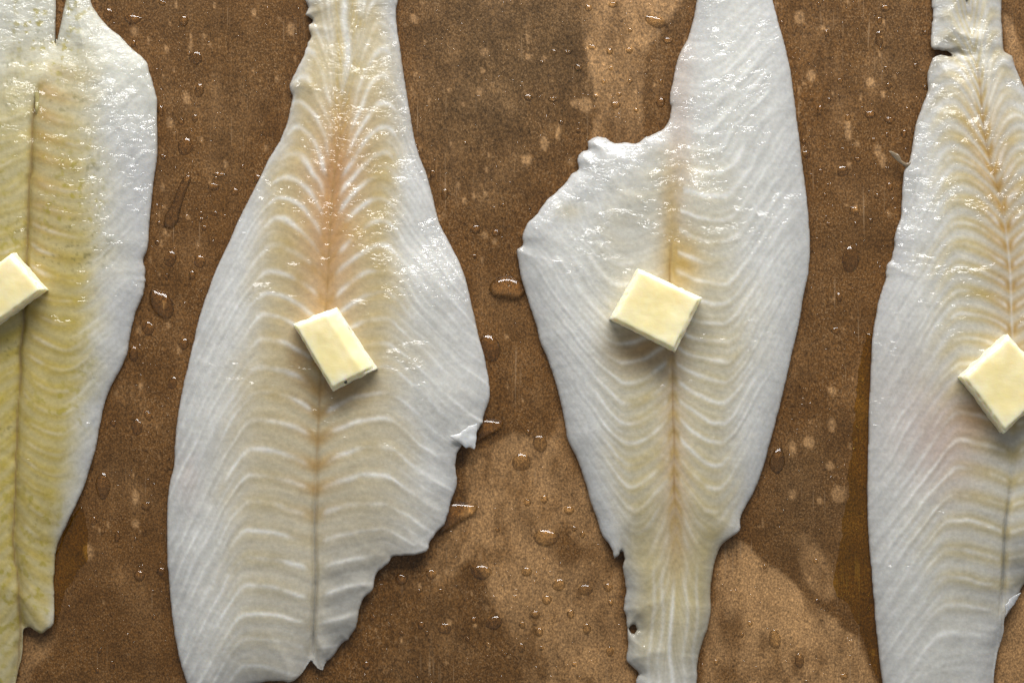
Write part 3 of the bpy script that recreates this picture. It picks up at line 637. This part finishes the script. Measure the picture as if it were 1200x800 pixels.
def field_f4(x, y, d):
    u = mid_coords(MID4, x, y)
    zt, zb = profile(x, y, d, 4.6, 42, [(1180,725,25,1.8),(1095,62,20,0.8),(1060,190,20,0.6)])
    A = np.interp(y, [0, 150, 300, 450, 620, 800], [66, 44, 24, 20, 14, 10])
    vp = np.interp(y, [0, 150, 300, 500, 800], [26, 40, 58, 64, 68])
    ph = phase_from([-100, 100, 300, 500, 800], [20, 20, 23, 30, 33])
    dist, k, fr, sp, v = segments(x, y, u, True, ph, A, vp, np.interp(y, [200, 500], [1.5, 1.7]), 1.2, 5.0, 400)
    half = segments.half
    inner = sstep(vp * 1.4, vp * 0.9, v)
    ln = np.exp(-(dist / np.where(inner > 0.5, 2.8, 1.9)) ** 2) * sat(0.6 + 0.9 * fbm(x, y, 34, 407, 3)) * sstep(3, 10, v)
    ln *= np.where(v > vp * 1.2, np.interp(y, [150, 380, 560], [0.3, 0.5, 0.95]), 1.0) * sstep(6, 30, d)
    col = bc(WHITE, x) * 1.0
    col = mix(col, bc(BLUE * 1.0, x), 0.7 * np.exp(-d / 45.0))
    col = mix(col, bc(BLUE * np.array([0.80, 0.80, 0.86]), x), 0.5 * sat(fbm(x, y, 32, 409, 3) * 1.6) * np.exp(-d / 26.0) * sstep(480, 300, y))
    ys = np.interp(y, [-50, 60, 120, 250, 420, 560, 680, 740], [0.45, 0.6, 0.7, 0.9, 0.75, 0.7, 0.6, 0.0])
    wob = 1 + 0.22 * fbm(x, y, 60, 411, 2)
    col = mix(col, bc(YEL, x), sat(ys * sstep(vp * 1.9, vp * 0.65, v * wob) * (0.7 + 0.45 * np.cos(2 * np.pi * fr))))
    og = np.interp(y, [70, 140, 200, 330, 400, 470], [0, 0.55, 0.8, 0.75, 0.6, 0.0])
    col = mix(col, bc(TAN, x), sat(og * np.exp(-(v / 28.0) ** 2) * (0.75 + 0.35 * np.cos(2 * np.pi * fr))))
    col = mix(col, bc(TAN, x), 0.8 * blob(x, y, 1140, 488, 30, 26))  # tan painted into the flesh to warm the shadow of the butter
    col = mix(col, bc(PINK, x), 0.6 * blob(x, y, 1105, 520, 45, 60) + 0.2 * blob(x, y, 1060, 470, 40, 70))
    col = mix(col, bc(LINE, x), sat(0.65 * ln))
    gcol = np.exp(-(u / 1.5) ** 2)
    col = mix(col, bc(GROOVE * 1.5, x), gcol * 0.5 * sstep(60, 100, y) * sstep(300, 200, y))
    col = mix(col, bc(LINE * 0.9, x), gcol * 0.4 * sstep(220, 300, y) * sstep(420, 380, y))
    col = mix(col, bc(GREY * 0.75, x), gcol * 0.5 * sstep(560, 610, y))
    col = mix(col, bc(GREY, x), 0.5 * sstep(0, 12, u) * sstep(590, 660, y) * (1 - 0.6 * ln))
    col = mix(col, bc(np.array([0.40, 0.345, 0.27]), x), 0.45 * np.exp(-d / 3.5) * sat(0.6 + 0.8 * fbm(x, y, 40, 960, 2)))
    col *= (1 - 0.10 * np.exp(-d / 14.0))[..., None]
    col = mix(col, bc(LINE, x), 0.32 * half * sstep(6, 30, d))
    fbr = noise((fr + k) * 40, v, 8, 951, 46) + 0.6 * noise((fr + k) * 40, v, 4, 952, 30)
    col *= (1 + 0.075 * fbr + 0.07 * fbm(x, y, 75, 953, 3))[..., None]
    col *= (1 + 0.06 * fbm(x, y, 26, 420, 4) + 0.05 * fbm(x, y, 5, 421, 2))[..., None]
    z = zt - np.exp(-(u / 14.0) ** 2) * np.interp(y, [0, 100, 400, 800], [0.2, 0.8, 0.9, 1.0]) - np.exp(-(u / 2.8) ** 2) * np.interp(y, [540, 620, 700], [0.2, 1.5, 2.0]) * sstep(0, 14, d)
    z += 0.08 * (0.5 - 2 * np.abs(fr)) * sstep(4, 20, d) * sstep(4, 16, v) + 0.02 * ln
    z += np.where(u > 0, 0.55, 0.1) * sstep(560, 680, y) * (0.5 - np.abs(fr)) * sstep(3, 12, d)
    z += surface_detail(x, y, 430) * sstep(0, 8, d) + 0.45 * fbm(x, y, 20, 433, 2) * sstep(110, 60, y) * sstep(0, 10, d)
    z -= 0.9 * np.exp(-((y - 63 - 4 * noise(x, y * 0, 14, 437)) / 3.5) ** 2) * sstep(1150, 1110, x)
    w = 0.5 + 0.5 * sstep(420, 150, y) + 0.35 * blob(x, y, 1165, 70, 25) + 0.25 * fbm(x, y, 50, 440, 2)
    w = w * np.interp(y, [380, 560], [1.0, 0.8])
    base = paper_z(x, y)
    return base + z * 1e-3, base + zb * 1e-3, col, np.clip(w, 0.1, 1.2)

def roughen(poly, seed, amp, zones=()):
    """small nicks along a cut or torn edge"""
    t = np.roll(poly, -1, 0) - np.roll(poly, 1, 0)
    n = np.stack([t[:, 1], -t[:, 0]], 1); n /= np.maximum(np.hypot(n[:, 0], n[:, 1]), 1e-6)[:, None]
    a = np.full(len(poly), amp)
    for cx, cy, r, k in zones: a += k * blob(poly[:, 0], poly[:, 1], cx, cy, r)
    dsp = a * (0.6 * noise(poly[:, 0], poly[:, 1], 11, seed) + 0.6 * noise(poly[:, 0], poly[:, 1], 4.5, seed + 1))
    return poly + n * dsp[:, None]

def densify(poly, step=3.0):
    out = []
    for i in range(len(poly)):
        a = poly[i]; b = poly[(i + 1) % len(poly)]
        k = max(1, int(np.hypot(*(b - a)) / step))
        for j in range(k): out.append(a + (b - a) * j / k)
    return np.array(out)

STEP = 1.6
ROUGH = [[(170,90,30,1.0),(170,320,25,1.5),(50,737,20,1.2)],
         [(357,50,60,2.4),(500,640,70,1.6),(550,520,40,1.8),(400,760,40,1.6),(340,795,30,.8)],
         [(690,190,80,1.0),(735,720,80,1.6),(780,140,30,1.2)],
         [(1090,60,50,2.2),(1050,300,50,1.0),(1185,715,30,1.5)]]
FIELDS = [field_f1, field_f2, field_f3, field_f4]
HOLES = [(), (), ([(737,737),(744,731),(747,738),(743,744)],), ()]
FLABEL = ['green-flecked yellowish raw fish fillet with a narrow slit between its pointed ends',
          'widest raw white fish fillet with an orange-tinted spine line and a ragged torn lower edge',
          'raw white fish fillet with a torn-away shoulder and a small hole near its narrow tail',
          'raw white fish fillet with a cracked tail end and a pink blush beside its butter']
FILLET = []; HGRID = []
for i in range(4):
    poly = roughen(densify(OUTL[i]), 500 + 7 * i, 0.45, ROUGH[i])
    me, hg = fillet_mesh('flesh', poly, STEP, FIELDS[i], HOLES[i])
    root = link('fish_fillet', None, label=FLABEL[i], category='fish fillet', group='raw fish fillets on the baking paper')
    cx, cy = to_xy(poly[:, 0].mean(), poly[:, 1].mean())
    root.location = (cx, cy, 0.0)
    o = link('flesh', me, M_FISH, root)
    o.location = (-cx, -cy, 0.0)
    FILLET.append(root); HGRID.append(hg)

def top_z(i, px, py):
    xs, ys, Z = HGRID[i]
    a = int(np.clip(round((px - xs[0]) / STEP), 0, len(xs) - 1)); b = int(np.clip(round((py - ys[0]) / STEP), 0, len(ys) - 1))
    return float(np.nan_to_num(Z[b, a], nan=0.002))

# torn flaps hanging from the fillets
def flap(i, pts, z0, z1, axis, col, name='torn_flap', seed=0):
    """a thin curled scrap: z rises from z0 to z1 mm along axis (px vector from the first point)"""
    poly = roughen(densify(np.array(pts, float), 2.0), 600 + seed, 1.2)
    ax = np.array(axis, float); L = np.hypot(*ax); ax /= L
    o0 = np.array(pts[0], float)
    def field(x, y, d):
        t = ((x - o0[0]) * ax[0] + (y - o0[1]) * ax[1]) / L
        t = sat(t)
        z = z0 + (z1 - z0) * t + 0.3 * noise(x, y, 10, 610 + seed) + 0.35 * np.sin(t * 3.1)
        e = 0.6 * np.sqrt(sat(d / 3.0))
        cl = bc(np.array(col), x) * (1 + 0.10 * fbm(x, y, 8, 611 + seed, 2))[..., None]
        b = paper_z(x, y)
        return b + (z + 0.35 * e) * 1e-3, b + (z - 0.35 * e) * 1e-3, cl, np.full(x.shape, 0.35)
    me, _ = fillet_mesh(name, poly, 1.2, field)
    o = link(name, me, M_FISH, FILLET[i])
    o.location = -FILLET[i].location
    return o
flap(1, [(527,510),(535,509),(547,500),(560,495),(559,505),(558,515),(556,526),(551,524),(546,525),(540,520),(533,515)], 4.2, 3.4, (26,14), (0.62,0.63,0.63), seed=1)
flap(3, [(1070,196),(1062,196),(1052,190),(1045,184),(1041,177),(1047,178),(1053,182),(1056,188),(1062,191),(1070,188)], 1.4, 2.2, (-28,-16), (0.22,0.17,0.11), seed=3)
flap(3, [(1177,722),(1180,716),(1188,708),(1196,694),(1190,696),(1182,702),(1177,708)], 3.4, 2.2, (14,-12), (0.40,0.41,0.42), seed=4)
flap(0, [(41,108),(44,102),(47,104),(47.5,122),(46.5,138),(44,141),(42.5,128)], 3.9, 3.6, (4,34), (0.36,0.31,0.13), name='loose_shred', seed=5)

# ------------------------------------------------------------------ butter
def butter(i, quad, thick, label, tilt=(0, 0), seed=0, bevel=None, sink=0.9, speck=None, splay=1.0):
    """quad: four corners (px) of the upper face, clockwise from the top corner"""
    q = np.array(quad, float); c = q.mean(0)
    N = 30; H = 12
    def corner(s, t):          # bilinear over the quad, s,t in 0..1
        return ((1 - s) * (1 - t))[..., None] * q[0] + (s * (1 - t))[..., None] * q[1] + (s * t)[..., None] * q[2] + ((1 - s) * t)[..., None] * q[3]
    verts = []; faces = []; ids = {}
    P = []
    def vid(a, b, k):
        key = (a, b, k)
        if key not in ids:
            ids[key] = len(P); P.append((a / N, b / N, k / H))
        return ids[key]
    def face(*v): faces.append([vid(*w) for w in v])
    for a in range(N):
        for b in range(N):
            face((a, b, H), (a, b + 1, H), (a + 1, b + 1, H), (a + 1, b, H))
            face((a, b, 0), (a + 1, b, 0), (a + 1, b + 1, 0), (a, b + 1, 0))
    for a in range(N):
        for k in range(H):
            face((a, 0, k), (a, 0, k + 1), (a + 1, 0, k + 1), (a + 1, 0, k))
            face((a, N, k), (a + 1, N, k), (a + 1, N, k + 1), (a, N, k + 1))
            face((0, a, k), (0, a + 1, k), (0, a + 1, k + 1), (0, a, k + 1))
            face((N, a, k), (N, a, k + 1), (N, a + 1, k + 1), (N, a + 1, k))
    P = np.array(P)
    s, t, k = P[:, 0], P[:, 1], P[:, 2]
    # round the arrises a little
    def rnd(s_): return s_
    xy = corner(s, t)
    rel = xy - c
    ed = np.minimum(np.minimum(s, 1 - s), np.minimum(t, 1 - t)) * 80
    zed = np.minimum(k, 1 - k) * thick / S * 1e-3
    z = k * thick
    arr = np.maximum(0, 4.5 - np.hypot(ed, zed)) / 4.5
    rel = rel * (1 - 0.065 * arr ** 1.5)[:, None] * (1 + (splay - 1) * (1 - k))[:, None]
    z = z - 0.7 * arr ** 1.5 * (k > 0.5) * 1.0
    # broken, crumbly sides and a knife-smooth top
    side = (ed < 0.5)
    nz = 0.9 * noise(xy[:, 0] * 1.0 + 40 * k, xy[:, 1] + 70 * k, 9, 700 + seed) + 0.9 * noise(xy[:, 0] + 30 * k, xy[:, 1] - 60 * k, 4.0, 701 + seed)
    nrm = rel / np.maximum(np.hypot(rel[:, 0], rel[:, 1]), 1)[:, None]
    rel = rel + nrm * (nz * (1.1 * side + 0.5 * arr))[:, None]
    z = z + (0.16 * noise(xy[:, 0], xy[:, 1], 16, 702 + seed) + 0.10 * noise(xy[:, 0], xy[:, 1], 5, 703 + seed) * (0.4 + arr)) * (k > 0.9)
    if bevel:                   # a side that leans outwards so that it shows from above
        for bs, lo, hi, dz in bevel:
            coord = {'s1': s, 't0': 1 - t, 't1': t, 's0': 1 - s}[bs]
            z = z - dz * sstep(lo, hi, coord) * (k > 0.0) * k
    zc = top_z(i, *c) * 1e3
    z = z + (tilt[0] * rel[:, 0] + tilt[1] * rel[:, 1]) * S * 1e3
    wx, wy = to_xy(rel[:, 0] + c[0], rel[:, 1] + c[1])
    ox, oy = to_xy(*c)
    oz = (zc - sink) * 1e-3
    co = np.stack([wx - ox, wy - oy, z * 1e-3], -1)
    pale = sat(1.3 * np.exp(-ed / 7.0) + 0.5 * fbm(xy[:, 0], xy[:, 1], 18, 705 + seed, 3)) 
    bcol = np.stack([0.97 + 0.07 * pale, 0.95 + 0.13 * pale, 0.86 + 0.42 * pale], -1)
    me = make_mesh('butter_pat', co, np.array(faces), bcol)
    o = link('butter_pat', me, M_BUTTER, label=label, category='butter', group='butter pats on the fillets')
    o.location = (ox, oy, oz)
    if speck:
        sx, sy, sr = speck
        import bmesh
        bm = bmesh.new(); bmesh.ops.create_icosphere(bm, subdivisions=2, radius=sr * S)
        for v in bm.verts: v.co *= 1 + 0.25 * rng.uniform(-1, 1)
        m2 = bpy.data.meshes.new('dark_speck'); bm.to_mesh(m2); bm.free()
        sp = link('dark_speck', m2, M_SPECK, o)
        X, Y = to_xy(sx, sy)
        dd_ = np.hypot(co[:, 0] - (X - ox), co[:, 1] - (Y - oy)) - (k > 0.9) * 1.0
        j = int(np.argmin(dd_))
        sp.location = (X - ox, Y - oy, co[j, 2] - 0.0001)
    return o
butter(0, [(22,298),(60,340),(-4,386),(-44,345)], 7.5, 'butter pat on the green-flecked yellowish fillet beside its brown groove', tilt=(0.02, 0.02), seed=1)
butter(1, [(396,361),(443,431),(393,457),(347,380)], 7.0, 'butter pat marked with one dark speck at its corner', tilt=(-0.02, 0.0), seed=2,
       bevel=[('t0', 0.70, 1.0, 2.6)], speck=(408,447,2.0))
butter(2, [(746,316),(819,350),(788,412),(713,374)], 8.0, 'butter pat on the fillet with the torn shoulder, over its stained groove', tilt=(0.03, 0.05), seed=3, sink=0.6)
butter(3, [(1173,392),(1228,452),(1168,506),(1119,441)], 7.5, 'butter pat on the fillet with the pink blush', tilt=(0.02, 0.03), seed=4)

# ------------------------------------------------------------------ juice puddles
def puddle(pts, h, label, category, name, mat, soft=7.0, seed=0):
    poly = densify(spline(pts), 2.0)
    if mat is M_JUICE:
        poly = poly + np.stack([2.6 * noise(poly[:, 0], poly[:, 1], 17, 811) + 1.4 * noise(poly[:, 0], poly[:, 1], 7, 812), 2.6 * noise(poly[:, 0], poly[:, 1], 17, 813)], 1)
    x0, y0 = poly.min(0) - 4; x1, y1 = poly.max(0) + 4
    step = 1.5
    X, Y = np.meshgrid(np.arange(x0, x1, step), np.arange(y0, y1, step))
    d, nx, ny = sdf(poly, X, Y)
    ins = d > 0
    keep = ins[:-1, :-1] | ins[1:, :-1] | ins[1:, 1:] | ins[:-1, 1:]
    used = np.zeros(X.shape, bool)
    used[:-1, :-1] |= keep; used[1:, :-1] |= keep; used[1:, 1:] |= keep; used[:-1, 1:] |= keep
    rim = used & ~ins
    X = np.where(rim, nx, X); Y = np.where(rim, ny, Y); d = np.where(rim, 0, d)
    tid = np.full(X.shape, -1, np.int64); tid[used] = np.arange(used.sum())
    x, y, dd = X[used], Y[used], d[used]
    t = sat(dd / soft)
    z = h * np.sqrt(t * (2 - t)) - 0.05
    wx, wy = to_xy(x, y)
    c = poly.mean(0); ox, oy = to_xy(*c); oz = float(paper_z(*c))
    co = np.stack([wx - ox, wy - oy, paper_z(x, y) - oz + z * 1e-3], -1)
    q = np.stack([tid[:-1, :-1][keep], tid[1:, :-1][keep], tid[1:, 1:][keep], tid[:-1, 1:][keep]], -1)
    me = make_mesh(name, co, q)
    o = link(name, me, mat, label=label, category=category)
    o.location = (ox, oy, oz)
    return o
puddle(PUD['right'], 0.55, 'long amber juice puddle along the edge of the fillet with the cracked tail', 'puddle', 'juice_puddle', M_JUICE, 8, 1)
puddle(PUD['left'], 0.5, 'amber juice puddle beside the tapering end of the green-flecked fillet', 'puddle', 'juice_puddle', M_JUICE, 8, 2)
puddle(PUD['mid'], 1.9, 'wedge-shaped water pool against the torn lower edge of the widest fillet', 'water drop', 'water_pool', M_WATER, 14, 3)
puddle(PUD['upper'], 1.7, 'small water pool beside the white flap of the widest fillet', 'water drop', 'water_pool', M_WATER, 11, 4)
puddle(PUD['streak'], 0.8, 'long smeared water streak on brown paper between two fillets', 'water drop', 'water_streak', M_WATER, 7, 5)
puddle(PUD['gill'], 2.2, 'flat wide water drop touching the fillet with the torn shoulder', 'water drop', 'water_pool', M_WATER, 12, 6)

# ------------------------------------------------------------------ droplets
def cap_mesh(name, seed, rings=14, seg=40, irr=0.10, contact=58):
    r_ = random.Random(seed)
    ph = [r_.uniform(0, 6.28) for _ in range(4)]; am = [irr * r_.uniform(.3, 1) / (k + 1) ** .5 for k in range(4)]
    th = math.radians(contact); R = 1 / math.sin(th); zc = -R * math.cos(th)
    co = [(0, 0, R + zc)]
    for i in range(1, rings + 1):
        t = i / rings
        r = math.sin(th * t) * R; z = math.cos(th * t) * R + zc
        for j in range(seg):
            a = 2 * math.pi * j / seg
            k = 1 + t * sum(am[m] * math.sin((m + 2) * a + ph[m]) for m in range(4))
            co.append((r * k * math.cos(a), r * k * math.sin(a), z))
    fc = []
    for j in range(seg):
        fc.append((0, 1 + j, 1 + (j + 1) % seg))
    for i in range(rings - 1):
        b0 = 1 + i * seg; b1 = b0 + seg
        for j in range(seg):
            j2 = (j + 1) % seg
            fc.append((b0 + j, b1 + j, b1 + j2, b0 + j2))
    me = bpy.data.meshes.new(name); me.from_pydata(co, [], fc); me.update()
    me.polygons.foreach_set('use_smooth', np.ones(len(me.polygons), dtype=bool))
    me.materials.append(M_WATER)
    return me
CAPS = [cap_mesh('water_droplet', 40 + i, irr=0.06) for i in range(7)]

ONE_OF = {(188,356): 'largest slanting egg-shaped water drop close to the green-flecked fillet edge',
          (119,570): 'tall oval water drop beside the lower edge of the green-flecked fillet',
          (574,408): 'slanting oval water drop touching the rounded side of the widest fillet',
          (640,630): 'broad round water drop on the dark blotch beside the torn-shouldered fillet',
          (769,24): 'wide flattened water drop on the pale dry patch of paper',
          (998,304): 'tall oval water drop alone between the torn-shouldered fillet and the cracked-tail fillet',
          (912,541): 'teardrop-shaped water drop just clear of the torn-shouldered fillet edge',
          (1032,45): 'slim upright water drop below a pale fleck near the cracked tail',
          (154,21): 'wide water drop below a pale smear near the top of the green-flecked fillet',
          (909,750): 'faint tall water drop on the pale patch beside the fish tail'}
OUTD = [p_[::2] for p_ in OUTL]
for i, (x, y, rx, ry, a) in enumerate(DROPS):
    o = bpy.data.objects.new('water_droplet', CAPS[i % len(CAPS)])
    coll.objects.link(o)
    wx, wy = to_xy(x, y)
    o.location = (wx, wy, float(paper_z(x, y)) - 0.00003)
    hgt = math.sqrt(rx * ry) * (0.62 if max(rx, ry) > 7 else 0.82) * rng.uniform(0.85, 1.1)
    o.scale = (rx * S, ry * S, hgt * S)
    o.rotation_euler = (0, 0, math.radians(-a + rng.uniform(-8, 8)))
    g = 0 if x < 330 else (1 if x < 800 else 2)
    NM = ['green-flecked fillet', 'widest fillet', 'torn-shouldered fillet', 'cracked-tail fillet']
    ds = [-float(sdf(pl, np.array([float(x)]), np.array([float(y)]))[0][0]) for pl in OUTD]
    near = int(np.argmin(ds))
    end = {0: ('its pointed ends', 'its butter', 'its tapering end'), 1: ('its narrow tail', 'its butter', 'its broad end'),
           2: ('its torn shoulder', 'its butter', 'its narrow tail'), 3: ('its cracked tail', 'its butter', 'its broad end')}[near][0 if y < 250 else (1 if y < 500 else 2)]
    r = max(rx, ry)
    size = 'tiny' if r < 4 else ('small' if r < 6.3 else 'medium')
    shape = 'upright oval' if ry > 1.25 * rx else ('wide' if rx > 1.2 * ry else 'round')
    where = 'hugging' if ds[near] < 14 else ('a little off' if ds[near] < 40 else 'well away from')
    place = f'{where} the {NM[near]} near {end}'
    if (x, y) in ONE_OF:
        o['label'] = ONE_OF[(x, y)]; o['group'] = 'water drops on the baking paper'
    else:
        o['label'] = f'{size} {shape} water droplet {place}'; o['group'] = f'{size} {shape} droplets {place}'
    o['category'] = 'water drop'

# countless fine spray, one mesh
def spray():
    r_ = random.Random(77)
    n = 1500
    pts = np.array([(r_.uniform(60, 1120), r_.uniform(-10, 810)) for _ in range(n * 3)])
    ok = np.ones(len(pts), bool)
    for pl in OUTL:
        d, _, _ = sdf(pl[::2], pts[:, 0], pts[:, 1]); ok &= d < -3
    for x, y, rx, ry, a in DROPS:
        ok &= ((pts[:, 0] - x) / (rx + 3)) ** 2 + ((pts[:, 1] - y) / (ry + 3)) ** 2 > 1
    dens = sat(0.55 + 0.8 * fbm(pts[:, 0], pts[:, 1], 90, 55, 2) + 0.3 * (pts[:, 1] < 300))
    ok &= np.array([r_.random() for _ in range(len(pts))]) < dens
    pts = pts[ok][:n]
    th = math.radians(60); R = 1 / math.sin(th); zc = -R * math.cos(th)
    co = []; fc = []
    for x, y in pts:
        r = (0.7 + 1.3 * r_.random() ** 2.5); q = r_.uniform(0.8, 1.3)
        X, Y = to_xy(x, y); Z = float(paper_z(x, y)) - 0.00001
        b = len(co); co.append((X, Y, Z + r * S * (R + zc)))
        for ring in (0.5, 1.0):
            for j in range(8):
                aa = j * math.pi / 4
                co.append((X + math.cos(aa) * r * S * R * math.sin(th * ring), Y + math.sin(aa) * r * q * S * R * math.sin(th * ring), Z + r * S * (R * math.cos(th * ring) + zc)))
        for j in range(8):
            k = (j + 1) % 8
            fc.append((b, b + 1 + j, b + 1 + k)); fc.append((b + 1 + j, b + 9 + j, b + 9 + k, b + 1 + k))
    me = bpy.data.meshes.new('fine_spray'); me.from_pydata(co, [], fc); me.update()
    me.polygons.foreach_set('use_smooth', np.ones(len(me.polygons), dtype=bool))
    link('fine_spray', me, M_SPRAY, label='fine spray of tiny water beads over the brown paper', category='spray', kind='stuff')
spray()
